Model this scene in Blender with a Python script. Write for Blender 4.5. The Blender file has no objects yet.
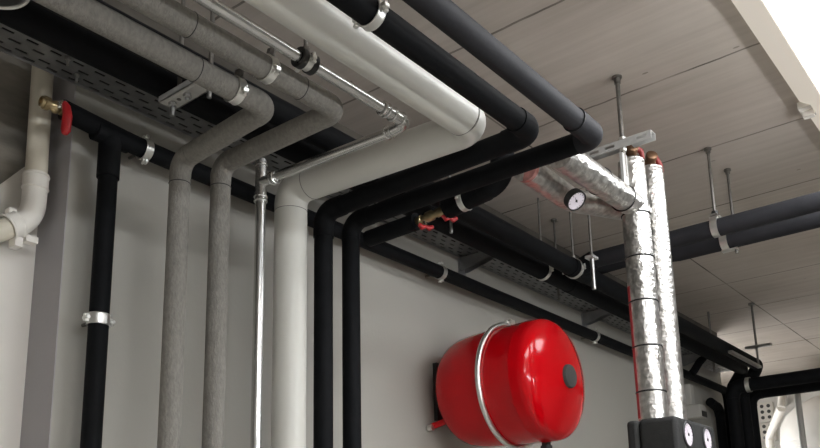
import bpy, bmesh, math, random
from mathutils import Vector, Matrix
random.seed(7)
S = bpy.context.scene
COL = S.collection
V = Vector

# ------------------------------------------------------------------ materials
def new_mat(name):
    m = bpy.data.materials.new(name); m.use_nodes = True
    nt = m.node_tree
    return m, nt, nt.nodes['Principled BSDF']

def lin(c):
    f = lambda v: v/12.92 if v <= 0.04045 else ((v+0.055)/1.055)**2.4
    return (f(c[0]/255), f(c[1]/255), f(c[2]/255), 1)

def mat(name, rgb, rough=0.5, metal=0.0, var=0.12, scale=12, bump=0.0, bscale=60, stretch=None, spec=0.5, coat=0.0):
    """procedural: base colour modulated by noise, optional noise bump"""
    m, nt, b = new_mat(name)
    N = nt.nodes; L = nt.links
    tc = N.new('ShaderNodeTexCoord'); mp = N.new('ShaderNodeMapping')
    L.new(tc.outputs['Object'], mp.inputs['Vector'])
    if stretch: mp.inputs['Scale'].default_value = stretch
    nz = N.new('ShaderNodeTexNoise'); nz.inputs['Scale'].default_value = scale; nz.inputs['Detail'].default_value = 5
    L.new(mp.outputs['Vector'], nz.inputs['Vector'])
    rp = N.new('ShaderNodeValToRGB')
    c = lin(rgb)
    rp.color_ramp.elements[0].position = 0.3; rp.color_ramp.elements[1].position = 0.7
    rp.color_ramp.elements[0].color = tuple(v*(1-var) for v in c[:3])+(1,)
    rp.color_ramp.elements[1].color = tuple(min(1, v*(1+var)) for v in c[:3])+(1,)
    L.new(nz.outputs['Fac'], rp.inputs['Fac']); L.new(rp.outputs['Color'], b.inputs['Base Color'])
    b.inputs['Roughness'].default_value = rough; b.inputs['Metallic'].default_value = metal
    b.inputs['Specular IOR Level'].default_value = spec; b.inputs['Coat Weight'].default_value = coat
    b.inputs['Coat Roughness'].default_value = 0.08
    if bump:
        n2 = N.new('ShaderNodeTexNoise'); n2.inputs['Scale'].default_value = bscale; n2.inputs['Detail'].default_value = 6
        L.new(mp.outputs['Vector'], n2.inputs['Vector'])
        bp = N.new('ShaderNodeBump'); bp.inputs['Strength'].default_value = bump; bp.inputs['Distance'].default_value = 0.004
        L.new(n2.outputs['Fac'], bp.inputs['Height']); L.new(bp.outputs['Normal'], b.inputs['Normal'])
    return m

def concrete_ceiling():
    m, nt, b = new_mat('board marked concrete'); N = nt.nodes; L = nt.links
    tc = N.new('ShaderNodeTexCoord'); sep = N.new('ShaderNodeSeparateXYZ'); L.new(tc.outputs['Object'], sep.inputs[0])
    def math_(op, a, bb=None):
        n = N.new('ShaderNodeMath'); n.operation = op
        for i, v in enumerate((a, bb)):
            if v is None: continue
            if isinstance(v, (int, float)): n.inputs[i].default_value = v
            else: L.new(v, n.inputs[i])
        return n.outputs[0]
    # joints between the formwork boards every 0.49 m, running across the corridor
    wob = N.new('ShaderNodeTexNoise'); wob.inputs['Scale'].default_value = 9; wob.inputs['Detail'].default_value = 4
    L.new(tc.outputs['Object'], wob.inputs['Vector'])
    x = math_('ADD', sep.outputs['X'], math_('MULTIPLY', math_('SUBTRACT', wob.outputs['Fac'], 0.5), 0.012))
    fr = math_('FRACT', math_('DIVIDE', math_('ADD', x, 4.015), 0.49))
    dist = math_('ABSOLUTE', math_('SUBTRACT', fr, 0.5))
    line = math_('LESS_THAN', dist, 0.0075)
    ln2 = N.new('ShaderNodeTexNoise'); ln2.inputs['Scale'].default_value = 5; ln2.inputs['Detail'].default_value = 3
    L.new(tc.outputs['Object'], ln2.inputs['Vector'])
    liney = math_('LESS_THAN', math_('ABSOLUTE', math_('SUBTRACT', math_('FRACT', math_('DIVIDE', math_('ADD', sep.outputs['Y'], 1.5*14.5-1.234), 1.5)), 0.5)), 0.0022)
    line = math_('MAXIMUM', line, liney)
    line = math_('MULTIPLY', line, math_('MULTIPLY', ln2.outputs['Fac'], 1.35))
    # grain streaks along Y
    mp = N.new('ShaderNodeMapping'); mp.inputs['Scale'].default_value = (22, 1.0, 1); L.new(tc.outputs['Object'], mp.inputs[0])
    st = N.new('ShaderNodeTexNoise'); st.inputs['Scale'].default_value = 1.6; st.inputs['Detail'].default_value = 8; st.inputs['Roughness'].default_value = 0.62
    L.new(mp.outputs[0], st.inputs['Vector'])
    bl = N.new('ShaderNodeTexNoise'); bl.inputs['Scale'].default_value = 1.7; bl.inputs['Detail'].default_value = 5
    L.new(tc.outputs['Object'], bl.inputs['Vector'])
    pits = N.new('ShaderNodeTexVoronoi'); pits.inputs['Scale'].default_value = 5.5
    mp2 = N.new('ShaderNodeMapping'); mp2.inputs['Scale'].default_value = (2.4, 1, 1); L.new(tc.outputs['Object'], mp2.inputs[0])
    L.new(mp2.outputs[0], pits.inputs['Vector'])
    pit = math_('LESS_THAN', pits.outputs['Distance'], 0.05)
    r1 = N.new('ShaderNodeValToRGB'); r1.color_ramp.elements[0].position = .3; r1.color_ramp.elements[1].position = .72
    r1.color_ramp.elements[0].color = lin((166, 156, 145)); r1.color_ramp.elements[1].color = lin((204, 195, 185))
    f = math_('ADD', math_('MULTIPLY', st.outputs['Fac'], 0.36), math_('MULTIPLY', bl.outputs['Fac'], 0.64))
    L.new(f, r1.inputs['Fac'])
    mx = N.new('ShaderNodeMixRGB'); mx.inputs['Color2'].default_value = lin((70, 64, 58))
    L.new(math_('MAXIMUM', line, math_('MULTIPLY', pit, 0.5)), mx.inputs['Fac']); L.new(r1.outputs[0], mx.inputs['Color1'])
    L.new(mx.outputs[0], b.inputs['Base Color']); b.inputs['Roughness'].default_value = 0.85
    b.inputs['Specular IOR Level'].default_value = 0.25
    bp = N.new('ShaderNodeBump'); bp.inputs['Strength'].default_value = 0.12; bp.inputs['Distance'].default_value = 0.004
    L.new(math_('SUBTRACT', st.outputs['Fac'], line), bp.inputs['Height']); L.new(bp.outputs[0], b.inputs['Normal'])
    return m

def foil_mat():
    m, nt, b = new_mat('crinkled aluminium foil jacket'); N = nt.nodes; L = nt.links
    tc = N.new('ShaderNodeTexCoord')
    v1 = N.new('ShaderNodeTexVoronoi'); v1.inputs['Scale'].default_value = 85; v1.distance = 'MANHATTAN'
    n1 = N.new('ShaderNodeTexNoise'); n1.inputs['Scale'].default_value = 55; n1.inputs['Detail'].default_value = 6
    L.new(tc.outputs['Object'], v1.inputs['Vector']); L.new(tc.outputs['Object'], n1.inputs['Vector'])
    ad = N.new('ShaderNodeMath'); ad.operation = 'MULTIPLY_ADD'; ad.inputs[1].default_value = 0.5
    L.new(v1.outputs['Distance'], ad.inputs[0]); L.new(n1.outputs['Fac'], ad.inputs[2])
    bp = N.new('ShaderNodeBump'); bp.inputs['Strength'].default_value = 0.55; bp.inputs['Distance'].default_value = 0.004
    L.new(ad.outputs[0], bp.inputs['Height']); L.new(bp.outputs[0], b.inputs['Normal'])
    rp = N.new('ShaderNodeValToRGB'); rp.color_ramp.elements[0].color = lin((176, 174, 170)); rp.color_ramp.elements[0].position=.35; rp.color_ramp.elements[1].position=.65; rp.color_ramp.elements[1].color = lin((222, 220, 216))
    L.new(n1.outputs['Fac'], rp.inputs[0]); L.new(rp.outputs[0], b.inputs['Base Color'])
    b.inputs['Metallic'].default_value = 0.95; b.inputs['Roughness'].default_value = 0.30
    return m

def emit_mat(name, rgb, s):
    m, nt, b = new_mat(name)
    nz = nt.nodes.new('ShaderNodeTexNoise'); nz.inputs['Scale'].default_value = 3
    mx = nt.nodes.new('ShaderNodeMixRGB'); mx.inputs['Fac'].default_value = 0.02; mx.inputs['Color1'].default_value = lin(rgb)
    nt.links.new(nz.outputs['Color'], mx.inputs['Color2'])
    nt.links.new(mx.outputs[0], b.inputs['Emission Color']); nt.links.new(mx.outputs[0], b.inputs['Base Color'])
    b.inputs['Emission Strength'].default_value = s
    return m

M = dict(
    ceiling=concrete_ceiling(), foil=foil_mat(),
    wall=mat('grey painted plaster', (163, 161, 153), .72, var=.05, scale=1.5, bump=.12, bscale=90),
    reveal_shade=mat('niche grey with painted shade', (160, 157, 158), .7, var=.05, scale=3, bump=.1, bscale=80),  # the niche return's different shading is put into this colour
    wall_top_shade=mat('upper wall shade tone', (84, 79, 72), .9, var=.25, scale=9, bump=.3, bscale=30),  # dark tone that paints shade onto the top of the wall
    raw=mat('raw dark concrete', (126, 121, 112), .9, var=.3, scale=9, bump=.4, bscale=30, stretch=(1, 1, 3)),
    plaster=mat('white plaster', (226, 222, 215), .75, var=.04, scale=3, bump=.1),
    floor=mat('light grey screed', (196, 193, 187), .6, var=.15, scale=2, bump=.1),
    white_wall=mat('white emulsion', (232, 230, 225), .8, var=.03, scale=2, bump=.05),
    rubber=mat('black elastomer foam', (15, 16, 18), .72, var=.2, scale=30, bump=.1, bscale=120, spec=.13),
    rubber_grey=mat('sheen grey elastomer foam', (40, 40, 43), .68, var=.15, scale=12, bump=.1, bscale=120, spec=.2),  # lamp sheen on the black foam is put into this lighter grey
    felt=mat('grey woven insulation sleeve', (128, 125, 119), .88, var=.14, scale=150, bump=.6, bscale=300, stretch=(1, 1, .5), spec=.2),
    jacket=mat('pale grey plastic jacket', (200, 199, 192), .38, var=.03, scale=5, spec=.45),
    chrome=mat('polished pressed steel', (206, 206, 204), .27, 1.0, var=.04, scale=40),
    zinc=mat('galvanised steel', (176, 176, 174), .36, 1.0, var=.12, scale=60),
    zinc_light=mat('pale zinc sheet', (190, 189, 186), .5, .4, var=.08, scale=60),
    vent_brass=mat('dull bronze', (120, 92, 70), .45, .7, var=.2, scale=60),
    vent_red=mat('dull red plastic', (140, 52, 48), .5, var=.1, scale=20),
    tray=mat('galvanised sheet', (150, 151, 152), .45, .85, var=.14, scale=25),
    steel=mat('bright steel band', (226, 226, 222), .36, 1.0, var=.05, scale=40),
    alu=mat('aluminium end ring', (205, 202, 196), .35, .9, var=.08, scale=50),
    red=mat('red gloss enamel', (192, 5, 17), .13, var=.05, scale=4, spec=.3),
    red_plastic=mat('red plastic', (172, 28, 32), .45, var=.08, scale=20),
    brass=mat('nickel brass', (176, 158, 122), .32, .95, var=.15, scale=50),
    pvc=mat('off white plastic', (214, 207, 190), .4, var=.04, scale=6),
    pvc_bright=mat('white plastic fitting', (232, 228, 220), .36, var=.03, scale=8),
    dark=mat('black plastic', (30, 30, 30), .5, var=.1, scale=30, bump=.05),
    foil_print=mat('red print on foil', (172, 58, 62), .4, .3, var=.15, scale=60),
    foil_pink=mat('faded red print on foil', (186, 132, 126), .4, .5, var=.25, scale=60),
    foam_box=mat('black foam shell', (31, 31, 30), .78, var=.2, scale=60, bump=.25, bscale=200),
    dial=mat('white dial', (218, 210, 218), .35, var=.02, scale=5),
    ink=mat('black print', (22, 22, 24), .5, var=.05, scale=5),
    cap=mat('dark grey plastic cap', (70, 70, 68), .55, var=.1, scale=60, bump=.2, bscale=200),
    lamp_body=mat('cream lacquered steel', (214, 207, 190), .4, var=.02, scale=3), lamp_side_glow=emit_mat('cream housing with added glow', (214, 206, 194), 0.42),  # housing side given an added glow to brighten the ceiling around it
    tankwhite=mat('white lacquered vessel', (232, 228, 222), .35, var=.03, scale=2),
    rod=mat('zinc threaded steel', (120, 117, 112), .45, .8, var=.15, scale=80, bump=.3, bscale=300),
    duct=mat('grey zinc duct', (130, 130, 130), .4, .6, var=.1, scale=12),
    conduit=mat('light grey plastic trunking', (176, 174, 168), .5, var=.04, scale=8),
    fill_tube_far=emit_mat('fill tube behind wall end', (252, 253, 255), 34.0),  # emission of the added fill lamp near the white vessel
    fill_tube=emit_mat('fill tube glow', (248, 251, 255), 62.0),  # emission of the added fill lamps beside and behind the viewpoint
    glow=emit_mat('lit opal diffuser', (250, 252, 255), 9.0),
)

# ------------------------------------------------------------------ mesh helpers
def obj(name, bm, m, parent=None, smooth=True, bevel=0.0):
    me = bpy.data.meshes.new(name)
    bmesh.ops.recalc_face_normals(bm, faces=bm.faces)
    bm.to_mesh(me); bm.free()
    me.materials.append(M[m] if isinstance(m, str) else m)
    o = bpy.data.objects.new(name, me); COL.objects.link(o)
    if smooth:
        for p in me.polygons: p.use_smooth = True
        es = me.edges
        # flat shade across sharp edges
        bm2 = bmesh.new(); bm2.from_mesh(me)
        for e in bm2.edges:
            if len(e.link_faces) == 2 and e.calc_face_angle(0) > math.radians(38): e.smooth = False
        bm2.to_mesh(me); bm2.free()
    if bevel:
        md = o.modifiers.new('bevel', 'BEVEL'); md.width = bevel; md.segments = 3; md.limit_method = 'ANGLE'
    if parent is not None: o.parent = parent; o.matrix_parent_inverse = Matrix.Translation(-parent.location)
    return o

def tag(o, label, cat, group=None):
    o['label'] = label; o['category'] = cat
    if group: o['group'] = group
    return o

def thing(name, loc, label, cat, group=None):
    o = bpy.data.objects.new(name, None); COL.objects.link(o); o.location = loc
    o.empty_display_size = 0.05
    return tag(o, label, cat, group)

def struct(name, bm, m, smooth=False, parent=None):
    o = obj(name, bm, m, parent, smooth); o['kind'] = 'structure'; return o

def add_box(bm, lo, hi, rot=None):
    c = (V(lo)+V(hi))/2; s = V(hi)-V(lo)
    mtx = Matrix.Translation(c) @ (rot.to_4x4() if rot else Matrix.Identity(4)) @ Matrix.Diagonal((*s, 1))
    bmesh.ops.create_cube(bm, size=1, matrix=mtx)

def box(lo, hi):
    bm = bmesh.new(); add_box(bm, lo, hi); return bm

def frame(d):
    d = d.normalized(); a = V((0, 0, 1)) if abs(d.z) < .9 else V((1, 0, 0))
    u = d.cross(a).normalized(); return u, d.cross(u).normalized()

def add_tube(bm, pts, r, seg=32, caps=True):
    pts = [V(p) for p in pts]; n = len(pts)
    R = r if isinstance(r, (list, tuple)) else [r]*n
    tang = []
    for i in range(n):
        t = V((0, 0, 0))
        if i > 0: t += (pts[i]-pts[i-1]).normalized()
        if i < n-1: t += (pts[i+1]-pts[i]).normalized()
        tang.append(t.normalized())
    u, w = frame(tang[0]); rings = []
    for i in range(n):
        if i:
            q = tang[i-1].rotation_difference(tang[i]); u = q @ u; w = q @ w
        rings.append([bm.verts.new(pts[i]+(u*math.cos(a)+w*math.sin(a))*R[i]) for a in [2*math.pi*k/seg for k in range(seg)]])
    for a, b in zip(rings, rings[1:]):
        for k in range(seg): bm.faces.new((a[k], a[(k+1) % seg], b[(k+1) % seg], b[k]))
    if caps: bm.faces.new(rings[0]); bm.faces.new(list(reversed(rings[-1])))
    return bm

def tube(pts, r, seg=32, caps=True): return add_tube(bmesh.new(), pts, r, seg, caps)

def add_lathe(bm, origin, axis, prof, seg=40):
    """prof: list of (distance along axis, radius)"""
    o = V(origin); d = V(axis).normalized(); u, w = frame(d); rings = []
    for t, r in prof:
        c = o+d*t
        if r < 1e-6: rings.append([bm.verts.new(c)])
        else: rings.append([bm.verts.new(c+(u*math.cos(2*math.pi*k/seg)+w*math.sin(2*math.pi*k/seg))*r) for k in range(seg)])
    for a, b in zip(rings, rings[1:]):
        for k in range(seg):
            k2 = (k+1) % seg
            if len(a) == 1: bm.faces.new((a[0], b[k2], b[k]))
            elif len(b) == 1: bm.faces.new((a[k], a[k2], b[0]))
            else: bm.faces.new((a[k], a[k2], b[k2], b[k]))
    if len(rings[0]) > 1: bm.faces.new(rings[0])
    if len(rings[-1]) > 1: bm.faces.new(list(reversed(rings[-1])))
    return bm

def lathe(origin, axis, prof, seg=40): return add_lathe(bmesh.new(), origin, axis, prof, seg)

def add_ring(bm, c, axis, R, r, seg=40, ms=10, a0=0, a1=2*math.pi):
    """torus (or part) around an axis"""
    c = V(c); d = V(axis).normalized(); u, w = frame(d)
    full = abs(a1-a0-2*math.pi) < 1e-4; n = seg if full else seg+1; rows = []
    for k in range(n):
        a = a0+(a1-a0)*k/seg; e = u*math.cos(a)+w*math.sin(a)
        rows.append([bm.verts.new(c+e*(R+r*math.cos(b))+d*r*math.sin(b)) for b in [2*math.pi*j/ms for j in range(ms)]])
    for k in range(n if full else n-1):
        a, b = rows[k], rows[(k+1) % n]
        for j in range(ms): bm.faces.new((a[j], a[(j+1) % ms], b[(j+1) % ms], b[j]))
    if not full: bm.faces.new(rows[0]); bm.faces.new(list(reversed(rows[-1])))
    return bm

def add_band(bm, c, axis, R, width, th=.002, seg=40):
    c = V(c); d = V(axis).normalized()
    prof = [(-width/2, R), (-width/2, R+th), (width/2, R+th), (width/2, R)]
    u, w = frame(d); rings = [[bm.verts.new(c+d*t+(u*math.cos(2*math.pi*k/seg)+w*math.sin(2*math.pi*k/seg))*r) for k in range(seg)] for t, r in prof]
    for i in range(4):
        a, b = rings[i], rings[(i+1) % 4]
        for k in range(seg): bm.faces.new((a[k], a[(k+1) % seg], b[(k+1) % seg], b[k]))
    return bm

def add_hex(bm, c, axis, r, h): return add_lathe(bm, V(c)-V(axis).normalized()*h/2, axis, [(0, r), (h, r)], 6)

def arc_corner(p0, p1, p2, br, n=10):
    a = (V(p0)-V(p1)).normalized(); b = (V(p2)-V(p1)).normalized()
    ang = a.angle(b); t = br/math.tan(ang/2)
    s, e = V(p1)+a*t, V(p1)+b*t
    bis = (a+b).normalized(); c = V(p1)+bis*(br/math.sin(ang/2))
    v0, v1 = s-c, e-c; q = v0.rotation_difference(v1); ax, an = q.to_axis_angle()
    return [c+(Matrix.Rotation(an*i/n, 3, ax) @ v0) for i in range(n+1)]

def pipe(root, pts, r, br, m, er=None, ext=0.0, straight='straight_section', elbow='elbow', taper=0.0, seg=36):
    """straight sections and elbows as separate part meshes; returns them"""
    pts = [V(p) for p in pts]; out = []; start = pts[0]; er = er or r
    for i in range(1, len(pts)):
        end = pts[i]
        if i < len(pts)-1:
            arc = arc_corner(pts[i-1], pts[i], pts[i+1], br)
            a0 = arc[0]; d0 = (pts[i-1]-pts[i]).normalized(); d1 = (pts[i+1]-pts[i]).normalized()
            s0, s1 = arc[0]+d0*ext, arc[-1]+d1*ext
            out.append(obj(straight, tube([start, s0], r, seg), m, root))
            ep = ([s0] if ext else [])+arc+([s1] if ext else [])
            out.append(obj(elbow, tube(ep, er, seg), m, root))
            start = s1
        else:
            out.append(obj(straight, tube([start, end], r, seg), m, root))
    return out

def seams(root, name, places, m='ink', r=.0009):
    for c, ax, R in places:
        obj(name, add_ring(bmesh.new(), c, ax, R, r), m, root)

X, Y, Z = V((1, 0, 0)), V((0, 1, 0)), V((0, 0, 1))

# ------------------------------------------------------------------ setting
H = 2.9; W = 1.6
XE = 6.9          # far end wall
struct('floor', box((-2.2, -2.8, -.1), (XE+.2, 1.95, 0)), 'floor')
struct('ceiling', box((-2.2, -2.8, H), (XE+.2, 2.6, H+.15)), 'ceiling')
struct('wall_left', box((.852, W, 0), (4.98, 2.6, H)), 'wall')
struct('wall_recess', box((-2.2, 1.722, 0), (.852, 2.6, H)), 'raw')
struct('wall_near', box((-2.2, -2.8, 0), (-2.0, 1.722, H)), 'white_wall')
struct('wall_right', box((-2.0, -2.8, 0), (XE+.2, -2.6, H)), 'white_wall')
struct('wall_end', box((XE, -2.6, 0), (XE+.2, 2.6, H)), 'white_wall')
struct('wall_beyond', box((4.98, 2.4, 0), (XE, 2.6, H)), 'white_wall')
# white plaster coat on the recess wall, its upper border running up at a slant
bm = bmesh.new()
zz = lambda x: 2.405+(x-.759)*1.22
prof = [(-2.0, 0), (.849, 0), (.849, zz(.849)), (-.6, max(.75, zz(-.6))), (-2.0, .75)]
f = [bm.verts.new((x, 1.716, z)) for x, z in prof]; k = [bm.verts.new((x, 1.722, z)) for x, z in prof]
bm.faces.new(f); bm.faces.new(list(reversed(k)))
for i in range(5): bm.faces.new((f[i], f[(i+1) % 5], k[(i+1) % 5], k[i]))
struct('trim_1', bm, 'plaster')
struct('trim_top_shade', box((.852, 1.5965, 2.70), (4.98, 1.6, H)), 'wall_top_shade')  # added strip, shade above the pipes painted in its dark colour
struct('trim_reveal_shade', box((.8495, 1.6, 0), (.852, 1.722, H)), 'reveal_shade')  # thin added panel carrying the painted shade of the return face

# ------------------------------------------------------------------ lamp
def luminaire(x0, x1, y1, y0, label):
    t = thing('ceiling_lamp', ((x0+x1)/2, (y0+y1)/2, H), label, 'lamp')
    zb = H-.06; s = .076
    bm = bmesh.new()
    a = [(x0, y0, H), (x1, y0, H), (x1, y1, H), (x0, y1, H)]
    b = [(x0+s, y0+s, zb), (x1-s, y0+s, zb), (x1-s, y1-s, zb), (x0+s, y1-s, zb)]
    c = [(x0+s+.006, y0+s+.006, zb), (x1-s-.006, y0+s+.006, zb), (x1-s-.006, y1-s-.006, zb), (x0+s+.006, y1-s-.006, zb)]
    vs = [[bm.verts.new(p) for p in q] for q in (a, b, c)]
    for q, w_ in zip(vs, vs[1:]):
        for i in range(4): bm.faces.new((q[i], q[(i+1) % 4], w_[(i+1) % 4], w_[i]))
    bm.faces.new(vs[0])
    obj('housing', bm, 'lamp_side_glow', t, False)
    bm = box((x0+s+.006, y0+s+.006, zb-.004), (x1-s-.006, y1-s-.006, zb+.02))
    obj('diffuser', bm, 'glow', t, False)
    bm = bmesh.new(); add_box(bm, (2.49, y1-.03, H-.022), (2.56, y1+.008, H-.001)); add_box(bm, (2.515, y1-.028, H-.04), (2.535, y1+.002, H-.018))
    if x0 < 2.4 < x1: obj('mounting_clip', bm, 'pvc_bright', t, False)
    return t
luminaire(1.3, 2.95, .487, -.12, 'long white glowing ceiling lamp with cream housing at the top right')
def add_fill_lamp(x0, x1, y, z, label, m='fill_tube'):  # unseen tube lamps added to fill in light the ceiling lamp lacks
    t = thing('fill_lamp', ((x0+x1)/2, y, z), label, 'lamp')
    obj('tube', tube([(x0, y, z), (x1, y, z)], .02, 20), m, t)
    b = bmesh.new(); add_tube(b, [(x0-.03, y, z), (x0, y, z)], .023, 20); obj('end_holder', b, 'lamp_body', t)
    b = bmesh.new(); add_tube(b, [(x1, y, z), (x1+.03, y, z)], .023, 20); obj('end_holder', b, 'lamp_body', t)
    for xx in (x0-.015, x1+.015):
        obj('hanging_rod', tube([(xx, y, z), (xx, y, H)], .004, 10), 'rod', t)
add_fill_lamp(-.7, .8, -1.0, 2.66, 'added fill light tube hung behind the viewpoint, out of the picture')
add_fill_lamp(1.15, 2.45, -.75, 2.22, 'added fill light tube hung to the right of the viewpoint, out of the picture')
add_fill_lamp(5.1, 6.0, 2.1, 2.25, 'added fill light tube hung behind the wall end by the white vessel, out of sight', 'fill_tube_far')

# ------------------------------------------------------------------ the six service pipes that rise, cross and turn along the room
XN = -1.95
# --- grey woven pipes
def felt_pipe(xv, xc_, zt, yh, label, rings):
    t = thing('insulated_pipe', (xv, 1.40, 0), label, 'pipe', 'pipes in grey woven sleeves')
    pipe(t, [(xv, 1.40, 0), (xv, 1.40, zt), (xc_, yh, zt), (XN, yh, zt)], .0222, .032, 'felt', er=.0228, ext=.012)
    seams(t, 'joint_line', rings)
    return t
felt_pipe(.990, .968, 2.445, 1.100, 'grey woven pipe rising beside the black wall pipe, left of the two grey ones',
          [((.80, 1.100, 2.445), X, .0222), ((.990, 1.40, 2.39), Z, .0225)])
felt_pipe(1.097, 1.099, 2.475, 1.041, 'grey woven pipe rising next to the thin chrome pipe, right of the two grey ones',
          [((.742, 1.041, 2.475), X, .0222), ((.995, 1.041, 2.475), X, .0222), ((1.097, 1.40, 2.42), Z, .0225)])

# --- chrome press pipe
t = thing('steel_pipe', (1.214, 1.40, 0), 'thin shiny chrome pipe with pressed fittings beside the thick pale pipe', 'pipe')
zc, yc, xc = 2.489, .986, 1.252
zt = 2.472
obj('riser', tube([(1.214, 1.40, 0), (1.214, 1.40, zt-.045)], .0122), 'chrome', t)
tee = bmesh.new()
add_tube(tee, [(1.214, 1.40, zt-.05), (1.214, 1.40, zt+.05)], .0135)
add_tube(tee, [(1.214, 1.40, zt), (1.2155, 1.35, zt)], .0125)
for c, ax in (((1.214, 1.40, zt-.046), Z), ((1.214, 1.40, zt-.036), Z), ((1.214, 1.40, zt+.044), Z), ((1.2155, 1.362, zt), Y), ((1.2155, 1.352, zt), Y)):
    add_ring(tee, c, ax, .0135, .003, 28, 8)
o = obj('tee_fitting', tee, 'chrome', t)
obj('end_cap', lathe((1.214, 1.40, zt+.05), Z, [(0, .0135), (.008, .0135), (.012, .008), (.012, 0)]), 'chrome', t)
obj('crossing_run', tube([(1.2155, 1.352, zt+.002), (xc, yc+.05, zc-.002)], .011), 'chrome', t)
arc = arc_corner((1.2155, 1.352, zc), (xc, yc, zc), (0, yc, zc), .022)
el = bmesh.new()
add_tube(el, [V((xc, yc+.058, zc))]+arc+[V((xc-.085, yc, zc))], .0128)
for c, ax in (((xc, yc+.056, zc), Y), ((xc, yc+.044, zc), Y), ((xc-.083, yc, zc), X), ((xc-.071, yc, zc), X), ((xc-.052, yc, zc), X), ((xc-.026, yc, zc), X)):
    add_ring(el, c, ax, .0128, .0032, 28, 8)
obj('elbow_fitting', el, 'chrome', t)
obj('long_run', tube([(xc-.085, yc, zc), (XN, yc, zc)], .011), 'chrome', t)

# --- thick pale jacketed pipe
t = thing('insulated_pipe', (1.31, 1.40, 0), 'thickest pipe, smooth pale grey plastic jacket with mitred corners', 'pipe')
pipe(t, [(1.31, 1.40, 0), (1.31, 1.40, 2.488), (1.350, .884, 2.490), (XN, .884, 2.490)], .0395, .0408, 'jacket', er=.0397, seg=48)
seams(t, 'joint_line', [((1.31, 1.40, 2.43), Z, .0394), ((1.315, 1.335, 2.488), Y, .0394), ((1.305, .884, 2.490), X, .0395)], 'cap', .0007)

# --- black pipe with clamp
t = thing('insulated_pipe', (1.422, 1.40, 0), 'black foam pipe turning beside the thick pale pipe', 'pipe', 'black foam pipes that rise and cross')
pipe(t, [(1.422, 1.40, 0), (1.422, 1.40, 2.466), (1.416, .785, 2.466), (XN, .785, 2.466)], .0236, .038, 'rubber', er=.0258, ext=.03)
# --- charcoal pipe nearest the lamp
t = thing('insulated_pipe', (1.523, 1.40, 0), 'charcoal foam pipe nearest the glowing lamp, with sleeved corner', 'pipe', 'black foam pipes that rise and cross')
z = 2.471
obj('straight_section', tube([(1.523, 1.40, 0), (1.523, 1.40, z-.05)], .0232), 'rubber', t)
obj('elbow', tube([(1.523, 1.40, z-.05)]+arc_corner((1.523, 1.40, 0), (1.523, 1.40, z), (1.53, .7, z), .04)+[(1.5235, 1.33, z)], .0245), 'rubber', t)
obj('straight_section', tube([(1.5235, 1.33, z), (1.53, .735, z)], .0232), 'rubber', t)
obj('elbow', tube([(1.53, .74, z)]+arc_corner((1.5235, 1.4, z), (1.53, .700, z), (0, .700, z), .026)+[(1.435, .700, z)], .0252), 'rubber_grey', t)  # grey from this corner onwards stands for the lamp's sheen
obj('straight_section', tube([(1.436, .700, z), (XN, .700, z)], .0232), 'rubber_grey', t)
seams(t, 'joint_line', [((1.435, .700, z), X, .0250)], 'ink', .0014)

# ------------------------------------------------------------------ black pipe along the wall, with branch
zp, yp = 2.518, 1.54
t = thing('insulated_pipe', (.906, yp, 0), 'long slim black pipe along the wall below the cable tray, with downward branch', 'pipe')
obj('wall_run', tube([(.796, yp, zp+.014), (.95, yp, zp+.002), (1.05, yp, zp), (4.80, yp, zp)], .0215), 'rubber', t)
obj('elbow', tube([(4.79, yp, zp)]+arc_corner((4, yp, zp), (4.86, yp, zp), (4.86, yp, 0), .05)+[(4.86, yp, zp-.07)], .0225), 'rubber', t)
obj('riser', tube([(4.86, yp, zp-.07), (4.86, yp, 0)], .0215), 'rubber', t)
te = bmesh.new(); add_tube(te, [(.868, yp, zp), (.95, yp, zp)], .0238); add_tube(te, [(.906, yp, zp), (.906, yp, zp-.10)], .0238)
obj('tee_sleeve', te, 'rubber', t)
obj('branch', tube([(.906, yp, zp-.10), (.9045, yp, 0)], .0205), 'rubber', t)

# ball valve with red lever at its end
zv = zp+.013
t = thing('ball_valve', (.778, yp, zv), 'small brass ball valve with hanging red lever at the pipe end', 'valve')
b = bmesh.new()
add_lathe(b, (.800, yp, zv), -X, [(0, .010), (.003, .0125), (.010, .0125), (.012, .010), (.018, .0135), (.024, .0135), (.03, .010), (.034, .0095), (.036, .014), (.046, .014), (.047, .0115), (.053, .011), (.054, .008), (.048, .0078), (.048, 0)], 28)
obj('body', b, 'brass', t)
st = bmesh.new(); add_lathe(st, (.781, yp-.010, zv), V((.1, -1, .15)), [(0, .007), (.008, .007), (.008, .005), (.016, .005)], 20); add_hex(st, (.783, yp-.026, zv+.003), Y, .0065, .006)
obj('stem', st, 'chrome', t)
lv = bmesh.new(); add_tube(lv, [(.784, yp-.024, zv+.004), (.786, yp-.030, zv-.008), (.788, yp-.034, zv-.028), (.786, yp-.034, zv-.062), (.785, yp-.033, zv-.070)], [.005, .0085, .0098, .0098, .006], 16)
obj('lever', lv, 'red_plastic', t)

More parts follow.
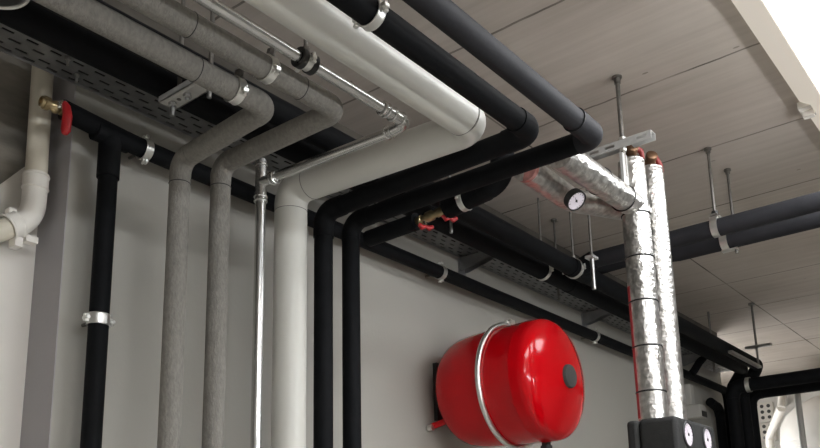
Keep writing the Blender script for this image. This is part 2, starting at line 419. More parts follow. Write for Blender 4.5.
# ------------------------------------------------------------------ pipe clamps
def clamp(c, axis, R, label, dirn, rod, w=.02, m='steel', group='steel pipe clamps', rubber=False, split=True):
    """ring clamp; dirn: direction of its fixing rod, rod: its length"""
    c = V(c); d = V(dirn).normalized(); ax = V(axis).normalized(); side = ax.cross(d).normalized()
    t = thing('pipe_clamp', c, label, 'clamp', group)
    b = bmesh.new(); add_band(b, c, ax, R, w, .0025)
    add_ring(b, c+ax*w/2, ax, R+.0018, .0013, 36, 6); add_ring(b, c-ax*w/2, ax, R+.0018, .0013, 36, 6)
    obj('band', b, m, t)
    if rubber:
        b = bmesh.new(); add_band(b, c+ax*(w*.5+.006), ax, R-.001, .011, .0065); add_band(b, c-ax*(w*.5+.006), ax, R-.001, .011, .0065)
        obj('rubber_lining', b, 'dark', t)
    for s in (1, -1):
        b = bmesh.new(); p = c+side*s*(R+.006)
        bmesh.ops.create_cube(b, size=1, matrix=Matrix.Translation(p) @ Matrix((side, d, ax)).transposed().to_4x4() @ Matrix.Diagonal((.011, .008, w*.8, 1)))
        obj('lug', b, m, t, False, .0015)
        b = bmesh.new(); add_lathe(b, p-d*.012+side*s*.002, d, [(0, .0035), (.002, .005), (.006, .0032), (.020, .0032)], 14)
        obj('screw', b, m, t)
    if rod:
        b = bmesh.new(); add_tube(b, [c+d*(R+.002), c+d*(R+rod)], .004, 12); add_hex(b, c+d*(R+.009), d, .008, .009)
        obj('threaded_rod', b, 'rod', t)
    return t
clamp((.888, 1.100, 2.445), X, .0226, 'bright steel clamp on the left grey woven pipe', V((0, -.35, 1)), .03, w=.015)
clamp((.912, 1.041, 2.475), X, .0226, 'bright steel clamp on the right grey woven pipe', V((0, -.35, 1)), .03, w=.015)
clamp((.955, yc, zc), X, .0135, 'clamp with black rubber lining around the chrome pipe', Z, .03, w=.014, rubber=True)
clamp((.905, .785, 2.466), X, .0240, 'bright steel clamp on the black pipe at the top edge', Z, .41, w=.016)
clamp((.992, yp, zp), X, .0220, 'steel clamp on the wall pipe just right of its downward branch', Y, .038, w=.016)
clamp((2.105, yp, zp), X, .0220, 'steel clamp on the wall pipe above left of the red vessel', Y, .038, w=.016)
clamp((3.20, yp, zp), X, .0220, 'steel clamp on the wall pipe right of the red vessel', Y, .038, w=.016)
clamp((.9045, yp, 2.10), Z, .0208, 'bright white clamp with two screws on the vertical black branch', Y, .038, w=.022)

# ------------------------------------------------------------------ cable tray
tx0, tx1, ty0, ty1, tz = -1.95, 4.9, 1.506, 1.597, 2.64
t = thing('cable_tray', (2, 1.55, tz), 'long perforated galvanised cable tray along the top of the wall', 'cable tray')
bm = bmesh.new(); cache = {}
def gv(x, y):
    k_ = (round(x, 4), round(y, 4))
    if k_ not in cache: cache[k_] = bm.verts.new((x, y, tz))
    return cache[k_]
rows = [(1.520, 1.527), (1.543, 1.550), (1.566, 1.573), (1.583, 1.590)]
edges = [ty0]+[v for r_ in rows for v in r_]+[ty1]
pitch = .05; n = int((tx1-tx0)/pitch)
for i in range(n):
    x0 = tx0+i*pitch
    xs = [x0, x0+.0125, x0+.025, x0+.0375, x0+.05]
    for j in range(len(edges)-1):
        rj = (j-1)//2 if j % 2 == 1 else None
        for q in range(4):
            if rj is not None:
                if rj % 2 == 0 and q in (0, 1): continue
                if rj % 2 == 1 and q in (2, 3): continue
            bm.faces.new((gv(xs[q], edges[j]), gv(xs[q+1], edges[j]), gv(xs[q+1], edges[j+1]), gv(xs[q], edges[j+1])))
o = obj('perforated_base', bm, 'tray', t, False)
md = o.modifiers.new('thickness', 'SOLIDIFY'); md.thickness = .0015; md.offset = 1
for yy, s in ((ty0, -1), (ty1, 1)):
    b = bmesh.new(); add_box(b, (tx0, yy-.001, tz-.0005), (tx1, yy+.001, tz+.055)); add_tube(b, [(tx0, yy, tz), (tx1, yy, tz)], .0022, 8); add_tube(b, [(tx0, yy, tz+.055), (tx1, yy, tz+.055)], .003, 8)
    obj('side_rail', b, 'zinc' if s < 0 else 'tray', t, False)
for k_ in range(2):
    b = bmesh.new(); p = V(((.785, 1.516), (.83, 1.56))[k_][0:1]+((.785, 1.516), (.83, 1.56))[k_][1:]+(tz,))
    add_hex(b, p-Z*.004, Z, .006, .006); add_tube(b, [p-Z*.02, p], .003, 12)
    obj('joining_bolt', b, 'zinc', t)

for y_, rc, lab in ((1.545, .011, 'front thick black cable added to darken the tray slots'), (1.5675, .0105, 'middle thick black cable added to darken the tray slots'), (1.5865, .008, 'rear thin black cable added to darken the tray slots by the wall')):  # unseen cables added so the slots read dark from below
    o = obj('slot_shade_cable', tube([(tx0+.02+.23*k_, y_+.0002*math.sin(k_*1.3+y_*90), tz+.0016+rc) for k_ in range(29)], rc, 14), 'dark')
    tag(o, lab, 'cable', 'cables added to darken the tray slots')

# cantilever arms under the tray
def arm(x, label):
    t = thing('wall_bracket', (x, W, 2.62), label, 'bracket', 'tray arms on the wall')
    b = bmesh.new(); zt_ = tz-.0035
    for xx in (x-.016, x+.016):
        pr_ = [(W-.001, zt_), (W-.001, zt_-.05), (W-.02, zt_-.05), (1.42, zt_-.014), (1.42, zt_)]
        A = [b.verts.new((xx-.001, y, z_)) for y, z_ in pr_]; B = [b.verts.new((xx+.001, y, z_)) for y, z_ in pr_]
        b.faces.new(A); b.faces.new(list(reversed(B)))
        for i in range(5): b.faces.new((A[i], A[(i+1) % 5], B[(i+1) % 5], B[i]))
    add_box(b, (x-.016, 1.42, zt_-.002), (x+.016, W-.001, zt_))
    obj('arm', b, 'tray', t, False)
    b = bmesh.new(); add_box(b, (x-.022, W-.004, zt_-.065), (x+.022, W-.0005, zt_)); obj('wall_plate', b, 'tray', t, False)
arm(2.315, 'grey tray arm on the wall above the left of the red vessel')
arm(3.235, 'grey tray arm on the wall left of the upright foil pipes')
arm(4.33, 'grey tray arm on the wall near the far black pipe bundle')

# ------------------------------------------------------------------ two black mains under the ceiling with branches to the right
t = thing('insulated_pipe', (3.0, 1.295, 2.596), 'outer of the two thick black mains along the wall, branching rightwards', 'pipe', 'thick black mains')
rA = .0305
pipe(t, [(XN, 1.295, 2.596), (4.665, 1.295, 2.596), (4.70, 1.40, 2.46), (4.70, 1.40, 0)], rA, .05, 'rubber', er=.033, ext=.01)
b = bmesh.new(); add_tube(b, [(2.54, 1.295, 2.596), (2.66, 1.295, 2.596)], .0335); add_tube(b, [(2.6, 1.295, 2.600), (2.6, 1.23, 2.622)], .0325)
obj('tee_sleeve', b, 'rubber', t)
obj('branch', tube([(2.6, 1.24, 2.620), (2.6, -2.59, 2.628)], .029), 'rubber_grey', t)
t = thing('insulated_pipe', (3.0, 1.41, 2.61), 'inner of the two thick black mains along the wall, behind the outer one', 'pipe', 'thick black mains')
pipe(t, [(XN, 1.41, 2.61), (4.78, 1.41, 2.61), (4.78, 1.475, 2.52), (4.78, 1.475, 0)], .0325, .03, 'rubber', er=.0335)
b = bmesh.new(); add_tube(b, [(2.74, 1.41, 2.61), (2.86, 1.41, 2.61)], .0345); add_tube(b, [(2.8, 1.41, 2.62), (2.8, 1.36, 2.66)], .033)
obj('tee_sleeve', b, 'rubber', t)
obj('branch', tube([(2.8, 1.40, 2.665), (2.8, 1.2, 2.672), (2.8, 1.0, 2.646), (2.8, -2.59, 2.645)], .0315), 'rubber_grey', t)

# clamps on the mains
clamp((2.57, 1.295, 2.596), X, .0338, 'steel clamp on the outer black main near the vertical rod', Z, .27, w=.014)
clamp((2.55, 1.41, 2.61), X, .0328, 'steel clamp on the inner black main near the vertical rod', Z, .249, w=.014)

def hanger(x, y, z0, pz, R, label, zr):
    """ceiling rod carrying a strap around a pipe that runs along Y"""
    t = thing('pipe_hanger', (x, y, H), label, 'hanger', 'ceiling rod hangers on the branch pipes')
    b = bmesh.new(); add_tube(b, [(x, y, H), (x, y, z0)], .0048, 14); obj('threaded_rod', b, 'rod', t)
    b = bmesh.new(); add_lathe(b, (x, y, H), -Z, [(0, .012), (.006, .012), (.008, .008), (.016, .008)], 20); obj('ceiling_anchor', b, 'rod', t)
    return t
# near branch: rod ends in a nut and strap plate
t = hanger(2.6, .80, 2.655, 2.6, .0315, 'threaded ceiling rod with bright strap holding the near black branch', 0)
b = bmesh.new(); add_hex(b, (2.6, .80, 2.672), Z, .011, .012); add_lathe(b, (2.6, .80, 2.66), Z, [(0, .015), (.004, .015)], 24); obj('nut', b, 'dark', t)
b = bmesh.new(); add_band(b, (2.6, .80, 2.6235), Y, .0292, .022, .003); add_box(b, (2.59, .784, 2.64), (2.61, .816, 2.66)); obj('strap', b, 'steel', t)
b = bmesh.new(); add_box(b, (2.585, .788, 2.660), (2.70, .812, 2.667)); obj('cross_plate', b, 'zinc', t, False)
t = hanger(2.8, .803, 2.593, 2.66, .0315, 'thinner ceiling rod with strap holding the far black branch', 0)
b = bmesh.new(); add_band(b, (2.8, .835, 2.6456), Y, .0317, .024, .003); add_box(b, (2.79, .797, 2.606), (2.81, .85, 2.612)); obj('strap', b, 'steel', t)

# hanger on the mains where the branch joins: rod, plate and hollow leg
t = thing('pipe_hanger', (2.52, 1.2, H), 'ceiling rod with small plate dropping in front of the mains beside the branch', 'hanger')
b = bmesh.new(); add_tube(b, [(2.52, 1.2, H), (2.52, 1.2, 2.60)], .0045, 14); obj('threaded_rod', b, 'rod', t)
b = bmesh.new(); add_box(b, (2.50, 1.186, 2.594), (2.54, 1.216, 2.603)); obj('plate', b, 'zinc_light', t, False)
b = bmesh.new(); add_tube(b, [(2.52, 1.2, 2.594), (2.52, 1.2, 2.485)], .0075, 14); obj('lower_leg', b, 'zinc', t)
# far hangers
t = thing('pipe_hanger', (4.497, 1.245, H), 'distant ceiling rod with strut at the far bend of the black mains', 'hanger', 'far rod hangers')
b = bmesh.new(); add_tube(b, [(4.497, 1.245, H), (4.497, 1.245, 2.56)], .006, 12); add_lathe(b, (4.497, 1.245, H), -Z, [(0, .016), (.01, .016)], 16); obj('threaded_rod', b, 'rod', t)
b = bmesh.new(); add_box(b, (4.48, 1.17, 2.655), (4.51, 1.30, 2.668)); obj('strut', b, 'zinc', t, False)
b = bmesh.new(); add_box(b, (4.05, 1.235, 2.548), (4.515, 1.255, 2.560)); obj('lower_strut', b, 'zinc', t, False)
t = thing('pipe_hanger', (4.494, 1.475, H), 'distant short ceiling rod behind the black mains', 'hanger', 'far rod hangers')
b = bmesh.new(); add_tube(b, [(4.494, 1.475, H), (4.494, 1.475, 2.56)], .006, 12); obj('threaded_rod', b, 'rod', t)
t = thing('pipe_hanger', (2.784, 1.475, H), 'long ceiling rod passing behind the mains and past the tray edge', 'hanger')
b = bmesh.new(); add_tube(b, [(2.784, 1.475, H), (2.784, 1.475, 2.57)], .0042, 12); add_lathe(b, (2.784, 1.475, H), -Z, [(0, .012), (.008, .012)], 16); obj('threaded_rod', b, 'rod', t)
t = thing('pipe_hanger', (1.91, 1.352, H), 'ceiling rod between the mains beside the red handled valves', 'hanger')
b = bmesh.new(); add_tube(b, [(1.91, 1.352, H), (1.91, 1.352, 2.545)], .005, 12); obj('threaded_rod', b, 'zinc', t)

# slotted support rail with bolts under the mains at the left
t = thing('support_rail', (.95, 1.34, 2.555), 'short zinc support rail with hanging bolts beneath the black mains at left', 'rail')
b = bmesh.new(); add_box(b, (.925, 1.235, 2.551), (.968, 1.395, 2.554)); add_box(b, (.925, 1.235, 2.551), (.928, 1.395, 2.564)); add_box(b, (.965, 1.235, 2.551), (.968, 1.395, 2.564))
obj('channel', b, 'zinc_light', t, False)
for y_, l in ((1.375, .030), (1.325, .014), (1.252, .036)):
    b = bmesh.new(); add_hex(b, (.946, y_, 2.547), Z, .009, .008); add_tube(b, [(.946, y_, 2.551), (.946, y_, 2.551-l)], .0048, 12); obj('bolt', b, 'zinc', t)
for y_ in (1.25, 1.353):
    b = bmesh.new(); add_tube(b, [(.946, y_, 2.55), (.946, y_, H)], .0048, 12); obj('threaded_rod', b, 'rod', t)

# thin black cable along the grey pipe
o = obj('cable', tube([(XN, 1.075, 2.495)]+[(x_*.1, 1.075+.002*math.sin(x_), 2.495+.002*math.cos(x_*.7)) for x_ in range(-15, 9)], .003, 10), 'dark')
tag(o, 'thin black cable running between the two grey woven pipes', 'cable')

# ------------------------------------------------------------------ short black cross pipe with two red butterfly valves
xq, zq = 1.71, 2.518
t = thing('insulated_pipe', (xq, 1.3, zq), 'short black cross pipe interrupted by brass valves under the mains', 'pipe')
obj('straight_section', tube([(xq+.02, 1.519, zq), (xq+.013, 1.335, zq)], .024), 'rubber', t)
obj('straight_section', tube([(xq-.003, 1.215, zq), (xq-.03, 1.08, zq)], .029), 'rubber', t)
obj('elbow', tube([(xq-.03, 1.08, zq)]+arc_corner((xq-.03, 1.2, zq), (xq-.04, 1.02, zq), (xq-.06, 1.0, zq+.3), .05)+[(xq-.047, 1.012, zq+.09)], .03), 'rubber', t)
t = thing('shutoff_valve', (xq, 1.275, zq), 'brass double valve with two red butterfly handles in the black cross pipe', 'valve')
b = bmesh.new(); add_lathe(b, (xq+.014, 1.336, zq), V((-.014, -.12, 0)), [(0, .010), (.008, .013), (.02, .013), (.022, .010), (.034, .010), (.04, .0145), (.06, .0145), (.066, .010), (.078, .010), (.08, .013), (.1, .013), (.112, .010), (.122, .010)], 28)
obj('body', b, 'brass', t)
for y_, dx in ((1.306, .010), (1.222, .006)):
    b = bmesh.new(); add_tube(b, [(xq+dx, y_, zq-.006), (xq+dx, y_-.004, zq-.024)], .005, 14); obj('stem', b, 'chrome', t)
    b = bmesh.new()
    add_tube(b, [(xq+dx-.019, y_+.006, zq-.021), (xq+dx-.010, y_+.002, zq-.029), (xq+dx, y_-.004, zq-.025), (xq+dx+.010, y_-.008, zq-.029), (xq+dx+.020, y_-.013, zq-.022)], [.005, .0075, .005, .0075, .005], 14)
    obj('butterfly_handle', b, 'red_plastic', t)
clamp((xq-.020, 1.15, zq), Y, .0292, 'bright steel clamp on the short black cross pipe', Z, .0, w=.014)

# ------------------------------------------------------------------ foil pipes, pump station
xf, xg, yf = 2.06, 2.196, .843
rf = .037
t = thing('foil_pipe', (xf, yf, 1.94), 'front upright foil wrapped pipe with black tie rings above the black box', 'pipe', 'foil wrapped pipes')
obj('riser', tube([(xf, yf, 1.94), (xf, yf, 2.515)], rf), 'foil', t)
obj('top_stub', tube([(xf, yf, 2.50), (xf, yf, 2.660), (xf, yf, 2.668)], [rf*.97, rf*.97, rf*.7]), 'foil', t)
obj('horizontal_run', tube([(xf, yf, 2.530), (1.85, yf-.002, 2.5255), (1.637, yf-.001, 2.521)], [.033, .034, .0345]), 'foil', t)
for z_ in (2.502, 2.378, 2.255, 2.132, 2.012):
    b = bmesh.new(); add_ring(b, (xf, yf, z_), (0.02, 0, 1), rf+.0005, .0022, 40, 8); obj('tie_ring', b, 'dark', t)
for x_ in (1.985, 1.845):
    b = bmesh.new(); add_ring(b, (x_, yf, 2.528), (1, 0, .02), .0346, .002, 40, 8); obj('tie_ring', b, 'dark', t)
b = bmesh.new()
for k_ in range(3):
    pts = []
    for z_ in (2.30, 2.22, 2.12, 2.02, 1.945):
        a = math.radians(122+9*k_); pts.append((xf+math.cos(a)*rf*.965, yf+math.sin(a)*rf*.965, z_))
    add_tube(b, pts, .0028, 8)
o = obj('printed_stripe', b, 'foil_print', t); o['label'] = 'red printed stripe along the foil'
t = thing('foil_pipe', (xg, yf, 1.94), 'rear upright foil wrapped pipe, right of the banded one, with angled run', 'pipe', 'foil wrapped pipes')
obj('riser', tube([(xg, yf, 1.94), (xg, yf, 2.688), (xg, yf, 2.696)], [.036, .035, .022]), 'foil', t)
obj('horizontal_run', tube([(1.64, .937, 2.517), (1.86, .944, 2.519)], .032), 'foil', t)
obj('bend', tube([(1.86, .944, 2.519), (1.89, .944, 2.521), (1.92, .938, 2.524), (1.98, .92, 2.532), (2.175, .866, 2.555)], .031), 'foil', t)
b = bmesh.new(); add_lathe(b, (1.64, .937, 2.517), X, [(0, .0323), (.012, .0323)], 32); o = obj('printed_band', b, 'foil_pink', t); o['label'] = 'red printed start of the foil'
# air vents
def vent(x, label, tilt, dz=0):
    zv = 2.661+dz
    t = thing('air_valve', (x, yf, zv), label, 'valve', 'brass air valves')
    b = bmesh.new(); add_lathe(b, (x, yf, zv), Z, [(0, .012), (.012, .012), (.014, .017), (.026, .017), (.03, .012), (.036, .010)], 24); obj('body', b, 'vent_brass', t)
    b = bmesh.new(); add_lathe(b, (x-.006, yf-.004, zv+.024), (-.6, -.5, .3), [(0, .012), (.010, .0165), (.022, .0165), (.026, .011), (.026, 0)], 20); obj('outlet', b, 'vent_brass', t)
    b = bmesh.new(); add_tube(b, [(x-.004, yf-.004, zv+.040), (x+.012, yf-.012, zv+.042), (x+.026, yf-.02, zv+.028+tilt), (x+.032, yf-.022, zv+.006+tilt)], [.006, .008, .008, .005], 14); obj('lever', b, 'vent_red', t)
vent(xf, 'dull brass air valve with red lever on the front foil pipe', .008)
vent(xg, 'dull brass air valve with red lever on the rear foil pipe', -.012, .029)
# hanging slotted rail with rod
t = thing('pipe_hanger', (2.012, yf, H), 'slotted zinc rail on a ceiling rod beside the tops of the foil pipes', 'hanger')
b = bmesh.new(); add_tube(b, [(2.012, yf, H), (2.012, yf, 2.60)], .0062, 16); obj('threaded_rod', b, 'rod', t)
b = bmesh.new(); add_lathe(b, (2.012, yf, H), -Z, [(0, .014), (.004, .014), (.006, .009), (.02, .009)], 20); obj('ceiling_anchor', b, 'rod', t)
b = bmesh.new()
y0, y1, zr = .759, .958, 2.683
hr = .024
add_box(b, (2.007, y0, zr+hr-.002), (2.036, y1, zr+hr)); add_box(b, (2.034, y0, zr+.004), (2.036, y1, zr+hr-.002))
# slotted web facing the viewer
add_box(b, (2.004, y0, zr+.016), (2.007, y1, zr+hr)); add_box(b, (2.004, y0, zr), (2.007, y1, zr+.008))
for a_, c_ in ((y0, y0+.012), (y0+.042, y0+.105), (y0+.133, y0+.152), (y0+.180, y1)): add_box(b, (2.004, a_, zr+.008), (2.007, c_, zr+.016))
obj('slotted_rail', b, 'zinc_light', t, False)
b = bmesh.new(); add_hex(b, (2.012, yf, 2.6775), Z, .010, .008); obj('nut', b, 'steel', t)
obj('nut', add_hex(bmesh.new(), (2.012, yf, 2.711), Z, .010, .008), 'steel', t)
b = bmesh.new(); add_box(b, (1.994, yf-.004, 2.557), (2.024, yf+.004, 2.665)); add_box(b, (1.984, yf-.02, 2.5545), (2.034, yf+.02, 2.559)); obj('drop_plate', b, 'zinc_light', t, False)
# dial thermometer
c = V((1.80, .893, 2.478)); nrm = V((-.144, -.646, -.749)).normalized()
t = thing('dial_thermometer', c, 'small round black rimmed thermometer on the angled foil pipe', 'thermometer')
b = bmesh.new(); add_lathe(b, c+nrm*-.010, nrm, [(0, .021), (.002, .0262), (.020, .0272), (.022, .0272), (.022, .0245), (.0185, .024), (.0185, 0)]); obj('case', b, 'dark', t)
def dial(t, c, nrm, r, ang, up=Z):
    b = bmesh.new(); add_lathe(b, c, nrm, [(0, r), (.001, r), (.001, 0)]); d = obj('dial', b, 'dial', t)
    s = nrm.cross(up).normalized(); u = s.cross(nrm).normalized(); b = bmesh.new(); o_ = c+nrm*.0014
    for k_ in range(13):
        a = math.radians(-135+270*k_/12); e = s*math.sin(a)+u*math.cos(a); f_ = e.cross(nrm)
        l = .72 if k_ % 3 == 0 else .8
        q = [o_+e*r*l-f_*r*.025, o_+e*r*.93-f_*r*.025, o_+e*r*.93+f_*r*.025, o_+e*r*l+f_*r*.025]
        b.faces.new([b.verts.new(p) for p in q])
    obj('scale_marks', b, 'ink', d, False)
    a = math.radians(ang); e = s*math.sin(a)+u*math.cos(a); f_ = e.cross(nrm); b = bmesh.new(); o_ = c+nrm*.0018
    q = [o_-e*r*.25-f_*r*.06, o_+e*r*.75, o_-e*r*.25+f_*r*.06]
    b.faces.new([b.verts.new(p) for p in q]); add_lathe(b, c+nrm*.001, nrm, [(0, r*.12), (.002, r*.1), (.002, 0)], 16)
    obj('needle', b, 'ink', d, False)
dial(t, c+nrm*.0087, nrm, .0238, 60)
b = bmesh.new(); add_tube(b, [c-nrm*.009, c-nrm*.026], .007, 16); obj('stem', b, 'brass', t)

# pump station shell
bx0, bx1, by0, by1, bz0, bz1 = 1.99, 2.262, .757, .888, 1.50, 1.935
t = thing('pump_station', (2.13, .83, bz0), 'black insulated pump box carrying two round gauges under the foil pipes', 'pump station')
obj('shell', box((bx0, by0, bz0), (bx1, by1-.032, bz1)), 'foam_box', t, True, .012)
obj('rear_shell', box((bx0-.0015, by1-.031, bz0), (bx1+.0015, by1, bz1)), 'foam_box', t, True, .010)
for x_ in (2.06, 2.203):
    obj('lower_pipe', tube([(x_, .83, bz0), (x_, .83, 0)], .02), 'foil', t)
for x_, a in ((2.058, -40), (2.192, -25)):
    c = V((x_, by0, 1.893)); nrm = V((0, -1, 0))
    b = bmesh.new(); add_lathe(b, c+V((0, .004, 0)), nrm, [(0, .034), (.006, .034), (.008, .032), (.008, .029), (.0045, .0285), (.0045, 0)]); g = obj('gauge', b, 'dark', t)
    b = bmesh.new(); add_lathe(b, c+nrm*.0006, nrm, [(0, .0283), (.001, .0283), (.001, 0)]); d = obj('dial_face', b, 'dial', g)
    d2 = bmesh.new()
    for k_ in range(13):
        an = math.radians(-135+270*k_/12); e = X*math.sin(an)+Z*math.cos(an); f_ = e.cross(nrm); o_ = c+nrm*.0020; r = .0283
        d2.faces.new([d2.verts.new(p) for p in (o_+e*r*.75-f_*.0007, o_+e*r*.93-f_*.0007, o_+e*r*.93+f_*.0007, o_+e*r*.75+f_*.0007)])
    an = math.radians(a); e = X*math.sin(an)+Z*math.cos(an); f_ = e.cross(nrm); o_ = c+nrm*.0024
    d2.faces.new([d2.verts.new(p) for p in (o_-e*.006-f_*.0016, o_+e*.021, o_-e*.006+f_*.0016)])
    add_lathe(d2, c+nrm*.0016, nrm, [(0, .004), (.0018, .0035), (.0018, 0)], 16)
    obj('needle', d2, 'ink', g, False)
for x_ in (xf, xg):
    obj('pipe_collar', lathe((x_, yf-.004, bz1-.01), Z, [(0, .038), (.011, .038), (.014, .036)], 36), 'foam_box', t)

# ------------------------------------------------------------------ red expansion vessel
vx, vz = 2.209, 2.127
t = thing('expansion_vessel', (vx, W, vz), 'glossy red round expansion vessel fixed to the grey wall', 'vessel')
prof = [(1.555, .0), (1.555, .10), (1.550, .130), (1.538, .152), (1.518, .168), (1.49, .1775), (1.45, .1825), (1.40, .185), (1.36, .186), (1.28, .187), (1.255, .188), (1.249, .1895), (1.242, .188), (1.224, .1875), (1.208, .185), (1.198, .179), (1.190, .169), (1.183, .155), (1.172, .122), (1.162, .082), (1.156, .045), (1.153, .02), (1.152, 0)]
obj('shell', lathe((vx, 0, vz), Y, prof, 96), 'red', t)
b = bmesh.new(); add_ring(b, (vx, 1.350, vz), Y, .1930, .0085, 96, 14); obj('clamp_band', b, 'steel', t)
b = bmesh.new(); add_box(b, (vx-.012, 1.337, vz+.192), (vx+.012, 1.363, vz+.212)); add_tube(b, [(vx-.022, 1.350, vz+.204), (vx+.022, 1.350, vz+.204)], .004, 12); obj('band_bolt', b, 'steel', t)
b = bmesh.new(); add_lathe(b, (vx, 1.158, vz), -Y, [(0, .036), (.010, .036), (.013, .034), (.014, .030), (.0135, 0)], 48); obj('valve_cap', b, 'cap', t)
b = bmesh.new()
add_box(b, (vx-.08, 1.585, vz-.09), (vx+.08, 1.5995, vz+.10)); add_box(b, (vx-.06, 1.54, vz-.05), (vx+.06, 1.59, vz+.05))

obj('wall_mount', b, 'dark', t, False)
for sx, sz in ((-1, -1), (1, -1)):
    b = bmesh.new(); p = V((vx+sx*.105, 1.590, vz-.112))
    add_tube(b, [p, V((vx+sx*.10, 1.535, vz-.10))], .010, 14); f_ = obj('foot', b, 'red', t)
    b = bmesh.new(); add_hex(b, p+V((-.012, -.004, -.006)), Y, .011, .018); obj('nut', b, 'steel', f_)
b = bmesh.new(); add_tube(b, [(vx+.03, 1.26, vz-.182), (vx+.03, 1.26, vz-.235)], .014, 20); add_hex(b, (vx+.03, 1.26, vz-.205), Z, .02, .02)
obj('connection', b, 'dark', t)

# ------------------------------------------------------------------ pale drain pipe in the recess
t = thing('drain_pipe', (.80, 1.655, 2.5), 'off white plastic drain pipe bending left in the wall recess', 'pipe')
rp_ = .0228; px_, py_ = .809, 1.66
obj('straight_section', tube([(.800, py_, H), (px_, py_, 2.405)], rp_), 'pvc', t)
b = bmesh.new(); add_band(b, (px_, py_, 2.412), Z, .0225, .034, .004); add_ring(b, (px_, py_, 2.396), Z, .0255, .0028, 36, 8); add_ring(b, (px_, py_, 2.424), Z, .0255, .0028, 36, 8); obj('socket', b, 'pvc_bright', t)
arc = arc_corner((px_, py_, 2.42), (px_, py_, 2.325), (.66, py_, 2.225), .075)
obj('elbow', tube([V((px_, py_, 2.41))]+arc+[V((.770, py_, 2.299))], .0252), 'pvc_bright', t)
d = V((-.149, 0, -.1)).normalized(); c = V((.768, py_, 2.2975))
b = bmesh.new(); add_band(b, c, d, .0245, .022, .0045); add_ring(b, c+d*.011, d, .0275, .003, 36, 8); add_ring(b, c-d*.011, d, .0275, .003, 36, 8)
add_box(b, (c.x+.002, c.y-.014, c.z-.044), (c.x+.018, c.y+.014, c.z-.024)); add_box(b, (c.x+.026, c.y-.010, c.z-.026), (c.x+.052, c.y+.010, c.z-.012)); add_box(b, (c.x-.014, c.y-.010, c.z+.024), (c.x+.002, c.y+.010, c.z+.036))
obj('joint_clip', b, 'pvc_bright', t)
obj('sloping_run', tube([c, c+d*.62], rp_), 'pvc', t)

# ------------------------------------------------------------------ round vertical duct end
t = thing('exhaust_duct', (.47, 1.27, 2.45), 'grey round duct end with bright rim at the top left corner', 'duct')
dc = V((.492, 1.203, 2.484)); rd = .052
b = bmesh.new(); u = 40
rings = []
for r_, z_ in ((rd, H), (rd, dc.z+.03), (rd+.004, dc.z), (rd-.002, dc.z), (rd-.004, dc.z+.03), (rd-.004, dc.z+.12)):
    rings.append([b.verts.new((dc.x+r_*math.cos(2*math.pi*k_/u), dc.y+r_*math.sin(2*math.pi*k_/u), z_)) for k_ in range(u)])
for a, c_ in zip(rings, rings[1:]):
    for k_ in range(u): b.faces.new((a[k_], a[(k_+1) % u], c_[(k_+1) % u], c_[k_]))
b.faces.new(rings[0]); b.faces.new(rings[-1])
obj('tube', b, 'duct', t)
b = bmesh.new(); add_ring(b, (dc.x, dc.y, dc.z), Z, rd+.002, .003, 48, 8); obj('rim', b, 'steel', t)

# ------------------------------------------------------------------ far end: bundle, white vessel, trunking
t = thing('insulated_pipe', (4.58, .5, 2.48), 'black pipe crossing at the far end and dropping into the bundle', 'pipe')
pipe(t, [(4.58, -2.59, 2.482), (4.58, 1.42, 2.482), (4.58, 1.42, 0)], .035, .055, 'rubber', er=.038, ext=.01)
t = thing('insulated_pipe', (4.85, .5, 2.475), 'thinner black pipe crossing behind the first crossing one at the far end', 'pipe')
pipe(t, [(4.85, -2.59, 2.475), (4.85, 1.405, 2.475), (4.85, 1.405, 0)], .028, .055, 'rubber', er=.030, ext=.01)
t = thing('insulated_pipe', (4.45, 1.55, 2.4), 'short black pipe stub bending down in front of the bundle', 'pipe')
pipe(t, [(4.60, 1.55, 2.42), (4.74, 1.55, 2.40), (4.74, 1.545, 0)], .026, .05, 'rubber', er=.028)
clamp((4.58, 1.33, 2.482), Y, .0375, 'distant bright clamp at the corner of the crossing pipe', Z, .0, w=.02)
o = obj('flexible_hose', tube([(4.262, 1.515, 2.522), (4.275, 1.505, 2.54), (4.31, 1.488, 2.585), (4.335, 1.475, 2.61), (4.355, 1.47, 2.63)], .02, 20), 'rubber')
tag(o, 'short black hose slanting up to the tray behind the foil pipes', 'hose')
t = thing('cable_trunking', (4.3, W, 2.3), 'light grey plastic trunking on the wall right of the foil pipes', 'trunking')
obj('duct', box((4.31, W-.05, 2.37), (4.365, W-.0005, 2.48)), 'conduit', t, False, .004)
obj('base_box', box((4.32, W-.09, 2.30), (4.41, W-.0005, 2.37)), 'conduit', t, False, .008)
obj('dark_opening', box((4.335, W-.094, 2.305), (4.40, W-.088, 2.335)), 'dark', t, False)
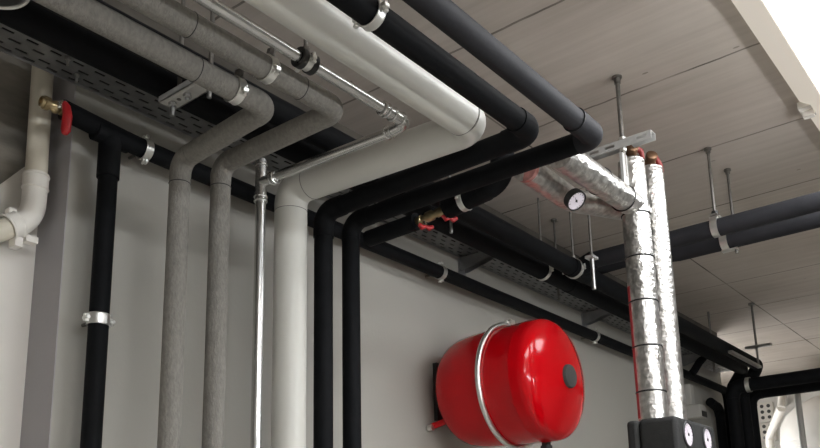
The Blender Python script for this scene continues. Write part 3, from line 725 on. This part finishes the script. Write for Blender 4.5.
# white vessel
wx, wy, wr = 5.9, 1.12, .42
t = thing('storage_vessel', (wx, wy, 0), 'large white storage vessel with domed top in the far corner', 'vessel')
obj('body', lathe((wx, wy, 0), Z, [(0, wr), (2.30, wr), (2.40, wr-.012), (2.47, wr-.05), (2.53, wr-.12), (2.57, wr-.2), (2.59, wr-.3), (2.595, 0)], 64), 'tankwhite', t)
b = bmesh.new(); add_band(b, (wx, wy, 2.29), Z, wr-.001, .012, .004, 64); obj('seam', b, 'tankwhite', t)
obj('top_connection', lathe((wx, wy, 2.58), Z, [(0, .05), (.05, .05), (.05, .035), (.10, .035)], 24), 'pvc_bright', t)
o = obj('post', tube([(5.0, 1.195, 0), (5.0, 1.195, 2.49)], .017, 24), 'conduit'); tag(o, 'slim pale upright post in front of the white vessel', 'post')
def socket(z, label):
    t = thing('wall_socket', (XE, 1.89, z), label, 'socket', 'white sockets on the end wall')
    obj('plate', box((XE-.03, 1.83, z-.075), (XE, 1.95, z+.075)), 'pvc_bright', t, False, .006)
    for dy in (-.025, .025):
        for dz in (-.045, 0, .045):
            obj('contact', lathe((XE-.028, 1.89+dy, z+dz), -X, [(0, .014), (.004, .014), (.004, 0)], 16), 'cap', t)
socket(2.69, 'upper white wall socket beyond the black pipe bundle')
socket(2.53, 'lower white wall socket beyond the black pipe bundle')
t = thing('vent_pipe', (5.5, 1.62, 2.6), 'slanting white plastic pipe beside the white vessel', 'pipe')
obj('sloping_run', tube([(5.9, 1.52, 2.55), (6.2, 1.70, 2.40), (6.2, 1.72, 0)], .03, 20), 'pvc_bright', t)
obj('upper_run', tube([(5.9, 1.52, 2.55), (6.0, 1.52, 2.72), (XE, 1.75, 2.74)], .025, 20), 'pvc_bright', t)

# ------------------------------------------------------------------ camera and view
F, CXP = 840.06, 410.0
yaw, pit, rol = 0.89863, 0.223862, -0.0223331
f = V((math.sin(yaw)*math.cos(pit), math.cos(yaw)*math.cos(pit), math.sin(pit)))
r0 = V((math.cos(yaw), -math.sin(yaw), 0)); u0 = r0.cross(f)
r = r0*math.cos(rol)+u0*math.sin(rol); u = -r0*math.sin(rol)+u0*math.cos(rol)
cam = bpy.data.cameras.new('camera'); co = bpy.data.objects.new('camera', cam); COL.objects.link(co)
m4 = Matrix((r, u, -f)).transposed().to_4x4(); m4.translation = V((0, 0, 1.6)); co.matrix_world = m4
cam.sensor_fit = 'HORIZONTAL'; cam.sensor_width = 36; cam.lens = 36*F/820; cam.shift_y = 146/820
cam.clip_start = .02
S.camera = co
w = bpy.data.worlds.new('world'); S.world = w; w.use_nodes = True
w.node_tree.nodes['Background'].inputs[0].default_value = (.05, .05, .05, 1)
S.view_settings.view_transform = 'Standard'; S.view_settings.look = 'None'; S.view_settings.gamma = 1
S.view_settings.use_curve_mapping = False
S.view_settings.exposure = 0.58
